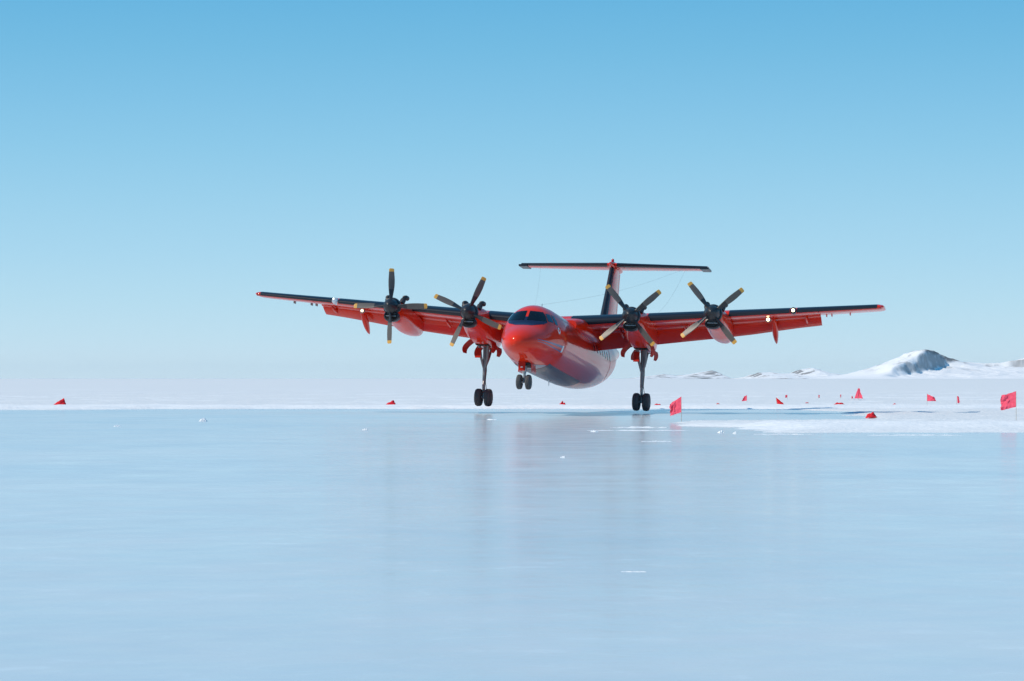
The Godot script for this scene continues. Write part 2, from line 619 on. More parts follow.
# ------------------------------------------------------------------ marker flags
# cloth points are in metres about the top of the flag's pole: u to the side, v down
func flag(px: float, base_py: float, pole_h: float, cloth: Array, label: String, style := 0, lean := 0.0, sd := 1) -> void:
	var d := px_d(base_py)
	var x := px_x(px, d)
	var y := maxf(snow_height(x, -d), 0.0)
	var t := thing("marker_flag", label, "flag", Vector3(x, y, -d), "red flags marking the runway")
	var top := Vector3(lean * pole_h, pole_h, 0)
	part("pole", tube([Vector3(0, -0.12, 0), top * 0.5, top], [0.008, 0.0075, 0.006], 8), M.pole, t)
	var n := FastNoiseLite.new()
	n.seed = sd * 13 + 5; n.frequency = 2.4; n.fractal_octaves = 2
	# cloth: four corners (hoist top, fly top, fly bottom, hoist bottom), rippled
	var rows := []
	var N := 12
	for i in N + 1:
		var r := []
		for j in N + 1:
			var a := float(i) / N
			var b := float(j) / N
			var p := Vector2(cloth[0][0], cloth[0][1]).lerp(Vector2(cloth[1][0], cloth[1][1]), b).lerp(Vector2(cloth[3][0], cloth[3][1]).lerp(Vector2(cloth[2][0], cloth[2][1]), b), a)
			var z := p.x * 0.7 + (sin(b * 7.0 + a * 2.5 + sd) * 0.035 + n.get_noise_2d(a, b * 1.5) * 0.10) * b
			p.x += n.get_noise_2d(a * 1.4 + 9.0, b) * 0.03 * b
			p.y += n.get_noise_2d(a + 4.0, b * 1.4) * 0.035 * b
			r.append(top + Vector3(p.x, -p.y, z + 0.004))
		rows.append(r)
	part("cloth", sheet(rows, func(_p): return Vector3(-0.57, 0, 0.82), 0.004), M["cloth%d" % style], t, 50.0)

# a flag that has collapsed on the snow: a crumpled mound of cloth with its cane lying beside it
func fallen_flag(px: float, base_py: float, w: float, h: float, skew: float, label: String, sd: int) -> void:
	var d := px_d(base_py)
	var x := px_x(px, d)
	var y := maxf(snow_height(x, -d), 0.0)
	var t := thing("fallen_flag", label, "flag", Vector3(x, y, -d), "collapsed flags lying on the snow")
	var n := FastNoiseLite.new()
	n.seed = sd * 7 + 1; n.frequency = 1.5; n.fractal_octaves = 3
	var rows := []
	for i in 15:
		var r := []
		for j in 19:
			var a := i / 14.0 - 0.5
			var b := j / 18.0 - 0.5
			var q := pow(clampf(1.0 - pow(absf(b) * 2.0, 2.0), 0.0, 1.0), 0.6) * (1.0 - pow(absf(a) * 2.0, 2.0) * 0.9)
			var fold := sin(b * 11.0 + a * 4.0 + sd) * 0.16 + n.get_noise_2d(a * 2.0, b * 2.0) * 0.35
			var yy := h * q * (0.85 + fold) + 0.015 + absf(fold) * 0.02
			r.append(Vector3(b * w + skew * yy + n.get_noise_2d(b * 2.0 + 5.0, a * 2.0) * 0.05, yy - 0.01, a * w * 0.8))
		rows.append(r)
	part("cloth", sheet(rows, func(_p): return Vector3.UP, 0.005), M.cloth1, t, 60.0)
	part("pole", tube([Vector3(-w * 0.2, 0.03, w * 0.30), Vector3(w * 0.55, 0.022, w * 0.42)], [0.007, 0.007], 8), M.pole, t)

func build_flags() -> void:
	flag(681.3, 422.5, 0.90, [[0.0, 0.0], [-0.41, 0.27], [-0.37, 0.69], [0.0, 0.55]], "pink flag beside the right main wheels, its fly corner drooping", 0, 0.0, 1)
	flag(1016.0, 425.5, 0.98, [[0.0, 0.0], [-0.44, 0.16], [-0.45, 0.64], [0.0, 0.52]], "largest pink flag, on a thin cane at the right edge of the snow drift", 0, 0.0, 2)
	flag(927.0, 408.5, 0.62, [[0.0, 0.04], [0.36, 0.20], [0.42, 0.40], [0.0, 0.40]], "square red flag on the snow below the right end of the mountain", 0, 0.0, 3)
	flag(956.5, 406.5, 0.56, [[0.0, 0.0], [0.10, 0.06], [0.12, 0.42], [0.02, 0.40]], "narrow red flag seen edge-on, second from the right picture edge", 0, 0.05, 4)
	flag(858.3, 402.5, 0.78, [[-0.02, 0.0], [0.06, 0.02], [0.26, 0.66], [-0.24, 0.66]], "tall pointed red flag hanging like a cone below the mountain's left foot", 0, 0.0, 5)
	flag(746.8, 404.0, 0.46, [[0.0, 0.0], [-0.16, 0.10], [-0.30, 0.38], [0.0, 0.34]], "small pink triangular flag right of the pink flag by the wheels", 0, 0.0, 6)
	flag(776.8, 407.0, 0.44, [[0.0, -0.02], [0.14, 0.10], [0.44, 0.36], [0.06, 0.38]], "dark red tattered flag sagging to the right at the snow edge", 1, -0.1, 7)
	flag(787.3, 402.0, 0.32, [[0.0, 0.0], [-0.12, 0.03], [-0.13, 0.20], [0.0, 0.18]], "tiny pink flag just above the tattered dark red flag", 0, 0.0, 8)
	flag(818.4, 401.5, 0.30, [[0.0, 0.0], [0.06, 0.02], [0.07, 0.20], [0.0, 0.18]], "tiny far flag between the tattered flag and the cone-shaped flag", 0, 0.0, 9)
	flag(840.2, 401.5, 0.30, [[0.0, 0.0], [0.06, 0.02], [0.06, 0.20], [0.0, 0.18]], "tiny far flag two places left of the cone-shaped flag", 0, 0.0, 10)
	flag(851.5, 402.0, 0.24, [[0.0, 0.0], [0.08, 0.02], [0.08, 0.16], [0.0, 0.16]], "tiny far flag touching the left side of the cone-shaped flag", 0, 0.0, 11)
	fallen_flag(59.5, 407.2, 0.60, 0.34, 0.5, "crumpled red flag on the snow edge at the far left", 1)
	fallen_flag(390.0, 406.3, 0.52, 0.24, 0.7, "crumpled red flag on the snow under the outer left propeller", 2)
	fallen_flag(562.0, 406.6, 0.36, 0.22, 0.2, "small crumpled red flag on the snow between the wheels", 3)
	fallen_flag(657.5, 406.8, 0.40, 0.11, 0.0, "flat red cloth on the snow just right of the right wheels", 4)
	fallen_flag(839.0, 407.5, 0.52, 0.11, 0.0, "flat red cloth on the snow at the end of the far ice strip", 5)
	fallen_flag(871.0, 418.0, 0.40, 0.22, 0.1, "domed red flag on the rough snow, nearest of the fallen ones", 6)
	fallen_flag(894.5, 406.2, 0.20, 0.08, 0.0, "tiny red scrap on the snow below the middle of the mountain", 7)
	fallen_flag(718.0, 406.0, 0.18, 0.05, 0.0, "dark tiny scrap on the snow between the two pink flags", 8)
	fallen_flag(807.0, 405.0, 0.18, 0.05, 0.0, "dark tiny scrap on the snow right of the tattered flag", 9)

# ------------------------------------------------------------------ aircraft
# own axes: x to the aircraft's left wing, y up from the main wheels' lowest point, z forward
var FUS := [
	# z, centre y, half width, top radius, bottom radius
	[10.34, 1.93, 0.0, 0.0, 0.0],
	[10.28, 1.94, 0.2, 0.17, 0.16],
	[10.1, 1.96, 0.4, 0.3, 0.32],
	[9.8, 2.0, 0.6, 0.44, 0.5],
	[9.4, 2.06, 0.77, 0.55, 0.66],
	[9.0, 2.12, 0.9, 0.64, 0.82],
	[8.75, 2.15, 0.96, 0.74, 0.9],
	[8.4, 2.2, 1.03, 0.97, 1.0],
	[8.05, 2.25, 1.09, 1.19, 1.07],
	[7.65, 2.31, 1.155, 1.35, 1.14],
	[7.1, 2.36, 1.24, 1.43, 1.22],
	[6.65, 2.4, 1.305, 1.41, 1.34],
	[6.3, 2.42, 1.335, 1.4, 1.385],
	[6.0, 2.43, 1.34, 1.385, 1.4],
	[5.4, 2.43, 1.34, 1.385, 1.41],
	[2.0, 2.44, 1.34, 1.375, 1.42],
	[-1.0, 2.46, 1.335, 1.36, 1.41],
	[-2.4, 2.48, 1.31, 1.34, 1.38],
	[-4.0, 2.54, 1.23, 1.28, 1.31],
	[-6.0, 2.7, 1.13, 1.16, 1.22],
	[-8.0, 2.95, 0.98, 1.0, 1.05],
	[-10.0, 3.28, 0.62, 0.7, 0.74],
	[-12.0, 3.6, 0.36, 0.44, 0.44],
	[-13.6, 3.78, 0.16, 0.24, 0.22],
	[-14.2, 3.84, 0.06, 0.1, 0.1],
]

func fus_side(z: float, y: float, s: float) -> Vector3:
	var cy := pick(FUS, z, 1)
	var r := pick(FUS, z, 3) if y > cy else pick(FUS, z, 4)
	var q := clampf((y - cy) / r, -0.999, 0.999)
	return Vector3(s * pick(FUS, z, 2) * sqrt(1.0 - q * q), y, z)

func fus_front(x: float, y: float) -> Vector3:
	var lo := 6.0
	var hi := 10.3
	for i in 30:
		var z := (lo + hi) / 2
		var cy := pick(FUS, z, 1)
		var r := pick(FUS, z, 3) if y > cy else pick(FUS, z, 4)
		if pow(x / maxf(pick(FUS, z, 2), 1e-4), 2) + pow((y - cy) / maxf(r, 1e-4), 2) < 1.0:
			lo = z
		else:
			hi = z
	return Vector3(x, y, lo)

func fus_normal(p: Vector3) -> Vector3:
	var f := func(q: Vector3) -> float:
		var cy := pick(FUS, q.z, 1)
		var r := pick(FUS, q.z, 3) if q.y > cy else pick(FUS, q.z, 4)
		return pow(q.x / maxf(pick(FUS, q.z, 2), 1e-3), 2) + pow((q.y - cy) / maxf(r, 1e-3), 2)
	var e := 0.01
	var g := Vector3(f.call(p + Vector3(e, 0, 0)) - f.call(p - Vector3(e, 0, 0)), f.call(p + Vector3(0, e, 0)) - f.call(p - Vector3(0, e, 0)), f.call(p + Vector3(0, 0, e)) - f.call(p - Vector3(0, 0, e)))
	return g.normalized()

# a plate that follows the fuselage; corner order: four (z, y) seen from the side
func side_plate(q: Array, s: float, nu := 6, nv := 6, th := 0.024) -> PackedVector3Array:
	var rows := []
	for i in nu + 1:
		var r := []
		for j in nv + 1:
			var a := float(i) / nu
			var b := float(j) / nv
			var p := Vector2(q[0][0], q[0][1]).lerp(Vector2(q[1][0], q[1][1]), b).lerp(Vector2(q[3][0], q[3][1]).lerp(Vector2(q[2][0], q[2][1]), b), a)
			r.append(fus_side(p.x, p.y, s))
		rows.append(r)
	return sheet(rows, fus_normal, th)

func oval_plate(z: float, y: float, w: float, h: float, s: float, th := 0.024, e := 2.8) -> PackedVector3Array:
	var rows := []
	for i in 5:
		var k := i / 4.0
		var r := []
		for j in 25:
			var a := TAU * j / 24.0
			var c := cos(a)
			var d := sin(a)
			r.append(fus_side(z + k * w / 2 * signf(c) * pow(absf(c), 2 / e), y + k * h / 2 * signf(d) * pow(absf(d), 2 / e), s))
		rows.append(r)
	return sheet(rows, fus_normal, th)

func front_plate(q: Array, th := 0.024, nu := 10, nv := 12) -> PackedVector3Array:
	# rows of (x, y) polylines from top to bottom
	var rows := []
	for i in nu + 1:
		var r := []
		var a := float(i) / nu * (q.size() - 1)
		var k := mini(int(a), q.size() - 2)
		for j in nv + 1:
			var b := float(j) / nv
			var p0 := Vector2(q[k][0], q[k][1]).lerp(Vector2(q[k][2], q[k][3]), b)
			var p1 := Vector2(q[k + 1][0], q[k + 1][1]).lerp(Vector2(q[k + 1][2], q[k + 1][3]), b)
			var p := p0.lerp(p1, a - k)
			r.append(fus_front(p.x, p.y))
		rows.append(r)
	return sheet(rows, fus_normal, th)

# wing geometry by distance x from the centre line
func chord(x: float) -> float:
	return 3.75 - 2.0 * absf(x) / 14.175
func le_z(x: float) -> float:
	return 2.0 - 0.8 * absf(x) / 14.175
func wing_y(x: float) -> float:
	return 3.62 + 0.0787 * absf(x)
func foil_t(u: float) -> float:
	return 5.0 * (0.2969 * sqrt(u) - 0.1260 * u - 0.3516 * u * u + 0.2843 * u * u * u - 0.1036 * u * u * u * u)
func foil(x: float, u: float, upper: bool, push := 0.0) -> Vector3:
	var c := chord(x)
	var th := lerpf(0.18, 0.14, absf(x) / 14.175)
	var camber := 0.02 * 4.0 * u * (1.0 - u)
	var y := camber + (foil_t(u) if upper else -foil_t(u)) * th
	return Vector3(x, wing_y(x) + y * c + (push if upper else -push), le_z(x) - u * c + push * 1.2 * (1.0 - minf(u * 8.0, 1.0)))

func foil_ring(x: float, u_top: float, u_bot: float, n := 14, push := 0.0) -> PackedVector3Array:
	var r := PackedVector3Array()
	for i in n + 1:
		var u := pow(1.0 - float(i) / n, 2.0) * u_top
		r.append(foil(x, u, true, push))
	for i in range(1, n + 1):
		var u := pow(float(i) / n, 2.0) * u_bot
		r.append(foil(x, u, false, push))
	return r

# slender fore-and-aft section placed freely: nose point, tail point, thickness, lower side
func blade_ring(x: float, a: Vector2, b: Vector2, th: float) -> PackedVector3Array:
	# a, b are (back from the wing's leading edge, up from its chord plane) in chords
	var r := PackedVector3Array()
	var c := chord(x)
	var d := (b - a)
	var nrm := Vector2(-d.y, d.x).normalized()
	for i in 20:
		var t := float(i) / 10.0
		var u := pow(1.0 - t, 2.0) if t <= 1.0 else pow(t - 1.0, 2.0)
		var p := a + d * u
		var k := foil_t(u) * th * d.length() * (1.0 if t <= 1.0 else -0.8)
		if i == 0:
			k = 0.006
		p += nrm * k
		r.append(Vector3(x, wing_y(x) + p.y * c, le_z(x) - p.x * c))
	return r

func flap_drop(x: float) -> float:
	return lerpf(0.255, 0.205, ss(7.4, 11.4, absf(x)))

func build_aircraft() -> void:
	var A := thing("turboprop_aircraft", "red four-engined high-wing turboprop aircraft touching down on the blue ice", "aircraft", Vector3(2.2038, EYE - 1.3385, -118.007))
	A.rotation_degrees = Vector3(-5.233, -11.941, -1.526)
	build_fuselage(A)
	for s in [-1.0, 1.0]:
		build_wing(A, s)
	build_tail(A)
	# propeller phase of each engine, as seen from the front
	build_engine(A, -3.58, 3.90, 67.0, true)
	build_engine(A, 3.58, 3.90, 41.0, true)
	build_engine(A, -7.10, 3.75, 2.0, false)
	build_engine(A, 7.10, 3.75, 40.0, false)
	build_gear(A)
	# wire aerials
	for w in [[Vector3(0.1, 3.9, 6.3), Vector3(3.4, 7.93, -12.3)], [Vector3(-0.1, 3.9, 6.3), Vector3(-3.75, 7.93, -12.3)], [Vector3(3.5, 7.93, -12.3), Vector3(4.2, 4.25, 0.5)]]:
		var p := []
		var rr := []
		for i in 13:
			var t := i / 12.0
			p.append(w[0].lerp(w[1], t) - Vector3(0, 0.25 * sin(PI * t), 0))
			rr.append(0.0025)
		part("wire_aerial", tube(p, rr, 6), M.wire, A)

func build_fuselage(A: Node3D) -> void:
	var rings := []
	var z := 10.34
	while z > -14.2:
		rings.append(ring_xy(z, 0, pick(FUS, z, 1), maxf(pick(FUS, z, 2), 0.001), maxf(pick(FUS, z, 3), 0.001), maxf(pick(FUS, z, 4), 0.001), 56))
		z -= 0.03 if z > 10.2 else (0.08 if z > 9.6 else (0.15 if z > 5.0 else 0.4))
	rings.append(ring_xy(-14.2, 0, 3.84, 0.05, 0.08, 0.08, 56))
	var fus := part("fuselage", loft(rings), M.red, A, 50.0)
	# windscreen: dark anti-glare panel with two panes and a red centre post
	part("anti_glare_panel", front_plate([[-0.30, 3.16, 0.30, 3.16], [-0.80, 3.03, 0.80, 3.03], [-0.84, 2.94, 0.84, 2.94], [-0.72, 2.84, 0.72, 2.84], [-0.34, 2.74, 0.34, 2.74]], 0.016, 16, 24), M.navy, fus)
	for s in [-1.0, 1.0]:
		part("windscreen_pane", front_plate([[0.06 * s, 3.44, 0.56 * s, 3.41], [0.06 * s, 3.28, 0.70 * s, 3.24], [0.06 * s, 2.985, 0.81 * s, 2.985]], 0.03), M.glass, fus)
		part("cockpit_side_window", side_plate([[7.80, 3.36], [7.54, 3.36], [7.64, 2.98], [8.05, 3.01]], s), M.side_glass, fus)
		part("cockpit_side_window", side_plate([[7.43, 3.35], [7.22, 3.28], [7.26, 2.93], [7.56, 2.95]], s), M.side_glass, fus)
		for i in 7:
			part("cabin_window", oval_plate(-0.4 - 0.82 * i, 2.82, 0.27, 0.38, s), M.cabin_glass, fus)
		part("cabin_door", side_plate([[-5.4, 3.35], [-6.2, 3.35], [-6.2, 1.85], [-5.4, 1.85]], s, 10, 6, 0.02), M.red, fus)
		# pinstripes running back from the nose to a white flash
		part("pinstripe", side_plate([[9.50, 2.13], [6.72, 2.13], [6.72, 2.03], [9.50, 2.10]], s, 3, 40, 0.014), M.slate, fus)
		part("pinstripe", side_plate([[9.50, 2.05], [6.72, 1.90], [6.72, 1.85], [9.50, 2.03]], s, 3, 40, 0.014), M.slate, fus)
		part("white_flash", side_plate([[6.78, 2.14], [6.62, 2.14], [6.66, 1.86], [6.82, 1.86]], s, 4, 4, 0.018), M.white, fus)
		part("emblem", oval_plate(7.28, 2.71, 0.26, 0.28, s, 0.02, 2.0), M.white, fus)
		part("emblem", oval_plate(7.28, 2.73, 0.12, 0.12, s, 0.03, 2.0), M.red, fus)
		# wing-root fairing
		var fr := []
		for i in 25:
			var t := i / 24.0
			var zz := lerpf(3.0, -3.2, t)
			var q := pow(sin(PI * clampf(t, 0.010, 0.985)), 0.22)
			fr.append(ring_xy(zz, s * 0.72, 3.42, 0.78 * q, 0.47 * q, 0.44 * q, 28, 3.0))
		part("wing_root_fairing", loft(fr), M.red, fus, 50.0)
	# gravel guards under the belly: one behind the nose wheel, pale with painted reflection, a long dark one aft of it
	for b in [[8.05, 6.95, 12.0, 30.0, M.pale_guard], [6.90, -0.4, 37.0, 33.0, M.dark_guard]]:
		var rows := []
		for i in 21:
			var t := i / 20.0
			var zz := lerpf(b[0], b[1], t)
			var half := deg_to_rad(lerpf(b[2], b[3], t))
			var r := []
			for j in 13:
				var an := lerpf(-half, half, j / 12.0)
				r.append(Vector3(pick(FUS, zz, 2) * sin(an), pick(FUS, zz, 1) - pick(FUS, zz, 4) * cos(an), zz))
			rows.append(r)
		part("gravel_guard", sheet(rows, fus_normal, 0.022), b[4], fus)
	# blade aerials
	for a in [[Vector3(0, 1.03, 3.2), -1.0, 0.30], [Vector3(0, 3.79, 5.4), 1.0, 0.28], [Vector3(0, 3.79, 3.6), 1.0, 0.22]]:
		var b: Vector3 = a[0]
		var up: float = a[1]
		var h: float = a[2]
		var r := []
		for k in [[0.0, 0.13, 0.014], [1.0, 0.07, 0.006]]:
			var rr := PackedVector3Array()
			for i in 12:
				var an := TAU * i / 12.0
				rr.append(b + Vector3(k[2] * sin(an), up * (k[0] * h - 0.01), k[1] * cos(an) - k[0] * 0.1))
			r.append(rr)
		part("blade_aerial", loft(r), M.white, fus)

func build_wing(A: Node3D, s: float) -> void:
	# fixed wing: cut short ahead of the flaps inboard, full chord outboard
	var rings := []
	for x in [0.0, 1.2, 3.0, 5.0, 7.1, 9.2, 11.38]:
		rings.append(foil_ring(s * x, 0.80, 0.62))
	var w := part("wing", loft(rings), M.red, A, 30.0)
	rings = []
	for x in [11.40, 12.4, 13.4, 13.95]:
		rings.append(foil_ring(s * x, 0.995, 0.995))
	# rounded tip
	for k in [[14.10, 0.72], [14.17, 0.35]]:
		var r := foil_ring(s * k[0], 0.995, 0.995)
		var c := foil(s * k[0], 0.42, true).lerp(foil(s * k[0], 0.42, false), 0.5)
		for i in r.size():
			r[i] = Vector3(r[i].x, lerpf(c.y, r[i].y, k[1]), lerpf(c.z, r[i].z, lerpf(1.0, k[1], 0.35)))
		rings.append(r)
	part("wing_tip", loft(rings), M.red, w, 30.0)
	# rubber de-icing boot on the leading edge, laid 4 mm proud, broken by the nacelles
	for seg in [[0.60, 3.16], [3.99, 6.66], [7.53, 10.16], [10.46, 13.9]]:
		var br := []
		for i in 5:
			var x := lerpf(seg[0], seg[1], i / 4.0)
			var o := foil_ring(s * x, 0.26, 0.030, 12, 0.004)
			var n := foil_ring(s * x, 0.26, 0.030, 12, -0.02)
			var r := PackedVector3Array()
			r.append_array(o)
			for j in range(n.size() - 1, -1, -1):
				r.append(n[j])
			br.append(r)
		part("deicing_boot", loft(br), M.boot, w, 40.0)
	# flaps: a vane and a main flap in three panels
	for seg in [[1.05, 3.50], [3.66, 7.00], [7.20, 11.36]]:
		var v := []
		var f := []
		for i in 5:
			var x := lerpf(seg[0], seg[1], i / 4.0)
			var dr := flap_drop(x)
			v.append(blade_ring(s * x, Vector2(0.66, -0.030), Vector2(0.83, -0.085 * dr / 0.25), 0.20))
			f.append(blade_ring(s * x, Vector2(0.80, -0.050 - 0.02 * dr / 0.25), Vector2(1.08, -dr), 0.14))
		part("flap_vane", loft(v), M.red, A, 40.0)
		part("flap", loft(f), M.red, A, 40.0)
	# aileron hinge brackets below the outer wing
	for x in [11.62, 11.85, 12.65]:
		var b := foil(s * x, 0.72, false)
		part("hinge_bracket", box(b - Vector3(0, 0.05, 0), Vector3(0.04, 0.11, 0.28)), M.dark_steel if s < 0 else M.red, w)
	# flap track fairings
	for k in [[9.35, 0.40], [2.55, 0.16], [5.4, 0.14], [10.75, 0.12]]:
		var x: float = k[0]
		var c := chord(x)
		var top := foil(s * x, 0.45, false)
		var big: bool = k[1] > 0.3
		var fr := []
		var drop: float = 0.86 if big else 0.20
		for i in 9:
			var t := i / 8.0
			var p := top + Vector3(0, -drop * pow(t, 1.3) * (c / 2.4) - 0.03, -t * (1.6 if big else 1.2))
			var q := sin(PI * clampf(t * 0.9 + 0.06, 0.0, 1.0))
			var tall: float = (0.26 if big else 0.10) * pow(q, 0.6)
			fr.append(ring_xy(p.z, p.x, p.y - tall * 0.2, 0.135 * pow(q, 0.7) if big else 0.05 * q, tall * 0.7, tall, 14, 2.3))
		part("flap_track_fairing", loft(fr), M.red, A, 45.0)
	# leading-edge lamp and the retractable landing lamp under the wing
	var le := foil(s * 10.31, 0.0, true)
	var lc := le + Vector3(0, 0.02, -0.06)
	part("lamp_housing", lathe(lc, Vector3(0, 0.03, 1), [[0.14, -0.25], [0.15, 0.0], [0.135, 0.09], [0.115, 0.10]], 20), M.lens if s < 0 else M.boot, w)
	var under := foil(s * 9.17, 0.30, false)
	var uc := under + Vector3(0, -0.10, 0.1)
	part("lamp_housing", lathe(uc, Vector3(0, -0.02, 1), [[0.03, -0.22], [0.10, -0.12], [0.125, 0.0], [0.115, 0.03]], 20), M.dark_steel, w)
	part("lamp_arm", tube([uc + Vector3(0, 0.14, -0.28), uc + Vector3(0, 0.0, -0.1)], [0.025, 0.03], 8), M.steel, w)
	lamp(A, w, uc + Vector3(0, 0, 0.036), 0.075 if s > 0 else 0.06)
	if s > 0:
		lamp(A, w, lc + Vector3(0, 0.003, 0.106), 0.072)
	else:
		part("lamp_glass", lathe(lc + Vector3(0, 0.003, 0.104), Vector3(0, 0.03, 1), [[0.112, 0.0], [0.09, 0.02], [0.03, 0.03]], 20), M.lens, w)
	# navigation lamp
	var nt := foil(s * 14.0, 0.05, true)
	part("navigation_lamp", lathe(nt + Vector3(0.02 * s, -0.09, -0.05), Vector3(0.3 * s, 0, 1), [[0.02, -0.16], [0.07, -0.06], [0.075, 0.06], [0.03, 0.15]], 14), M.nav_red, w)

func lamp(A: Node3D, w: Node3D, at: Vector3, r: float) -> void:
	part("lamp_lens", lathe(at, Vector3(0, 0, 1), [[r, 0.0], [r * 0.9, 0.015], [r * 0.5, 0.028], [0.004, 0.034]], 20), M.lamp, w)
	var l := SpotLight3D.new()
	l.name = "landing_lamp"
	A.add_child(l, true)
	l.position = at + Vector3(0, 0, 0.06)
	l.rotation_degrees = Vector3(4, 180, 0)
	l.light_color = Color(1.0, 0.88, 0.66)
	l.light_energy = 0.1
	l.light_size = r
	l.spot_range = 150.0
	l.spot_angle = 16.0
	l.spot_attenuation = 2.0
	l.shadow_enabled = true

func build_tail(A: Node3D) -> void:
	# swept fin with a black leading edge, carrying the tailplane on top
	var sec := func(y: float, zl: float, c: float, th: float, u1: float, push: float) -> PackedVector3Array:
		var r := PackedVector3Array()
		var n := 12
		for i in n + 1:
			var u := pow(1.0 - float(i) / n, 2.0) * u1
			r.append(Vector3(foil_t(u) * th * c + push, y, zl - u * c + push * 2.0 * (1.0 - minf(u * 10.0, 1.0))))
		for i in range(1, n + 1):
			var u := pow(float(i) / n, 2.0) * u1
			r.append(Vector3(-foil_t(u) * th * c - push, y, zl - u * c + push * 2.0 * (1.0 - minf(u * 10.0, 1.0))))
		return r
	var fin := []
	var boot := []
	for k in [[3.3, -7.6, 5.2], [4.2, -8.5, 4.5], [5.4, -9.45, 3.8], [6.6, -10.35, 3.15], [7.82, -11.2, 2.55]]:
		fin.append(sec.call(k[0], k[1], k[2], 0.13, 0.72, 0.0))
		var o: PackedVector3Array = sec.call(k[0], k[1], k[2], 0.13, 0.085, 0.004)
		var i2: PackedVector3Array = sec.call(k[0], k[1], k[2], 0.13, 0.085, -0.02)
		i2.reverse()
		o.append_array(i2)
		boot.append(o)
	var f := part("fin", loft(fin), M.red, A, 40.0)
	boot.remove_at(0)
	part("deicing_boot", loft(boot), M.boot, f, 40.0)
	var rud := []
	for k in [[4.3, -8.5 - 4.5 * 0.73, 1.2], [6.0, -9.9 - 3.5 * 0.73, 0.95], [7.76, -11.15 - 2.6 * 0.73, 0.75]]:
		rud.append(sec.call(k[0], k[1], k[2], 0.20, 1.0, 0.0))
	part("rudder", loft(rud), M.red, f, 40.0)
	# bullet fairing where fin and tailplane meet
	var bl := []
	for i in 13:
		var t := i / 12.0
		var q := pow(sin(PI * clampf(t, 0.02, 0.99)), 0.6)
		bl.append(ring_xy(lerpf(-10.75, -14.3, t), 0, 8.00, 0.20 * q, 0.20 * q, 0.26 * q, 18))
	part("bullet_fairing", loft(bl), M.red, f, 50.0)
	part("beacon", lathe(Vector3(0, 8.14, -11.5), Vector3.UP, [[0.07, 0.0], [0.07, 0.09], [0.05, 0.14], [0.01, 0.16]], 14), M.nav_red, f)
	var tsec := func(x: float, zl: float, c: float, u0: float, u1: float, push: float) -> PackedVector3Array:
		var r := PackedVector3Array()
		var n := 10
		for i in n + 1:
			var u := pow(1.0 - float(i) / n, 2.0) * u1
			r.append(Vector3(x, 8.00 + foil_t(u) * 0.10 * c + push, zl - u0 - u * c + push * 2.0 * (1.0 - minf(u * 10.0, 1.0))))
		for i in range(1, n + 1):
			var u := pow(float(i) / n, 2.0) * u1
			r.append(Vector3(x, 8.00 - foil_t(u) * 0.13 * c - push, zl - u0 - u * c + push * 2.0 * (1.0 - minf(u * 10.0, 1.0))))
		return r
	for s in [-1.0, 1.0]:
		var tp := []
		var tb := []
		var el := []
		for i in 6:
			var fr: float = [0.0, 0.04, 0.25, 0.5, 0.75, 1.0][i]
			var x: float = lerpf(0.06, 4.63, fr)
			var c: float = lerpf(2.45, 1.55, fr)
			var zl: float = lerpf(-11.25, -11.75, fr)
			tp.append(tsec.call(s * x, zl, c, 0.0, 0.66, 0.0))
			el.append(tsec.call(s * x * (1.0 if i < 5 else 0.995), zl - c * 0.67, c * 0.34, 0.0, 1.0, 0.0))
			if i > 0:
				var o: PackedVector3Array = tsec.call(s * x, zl, c, 0.0, 0.09, 0.004)
				var n2: PackedVector3Array = tsec.call(s * x, zl, c, 0.0, 0.09, -0.02)
				n2.reverse()
				o.append_array(n2)
				tb.append(o)
		var t := part("tailplane", loft(tp), M.red, A, 40.0)
		part("deicing_boot", loft(tb), M.boot, t, 40.0)
		part("elevator", loft(el), M.red, t, 40.0)
		# horn balance at the elevator's end
		part("elevator_horn", box(Vector3(s * 4.52, 7.92, -12.15), Vector3(0.42, 0.10, 1.1)), M.boot, t)

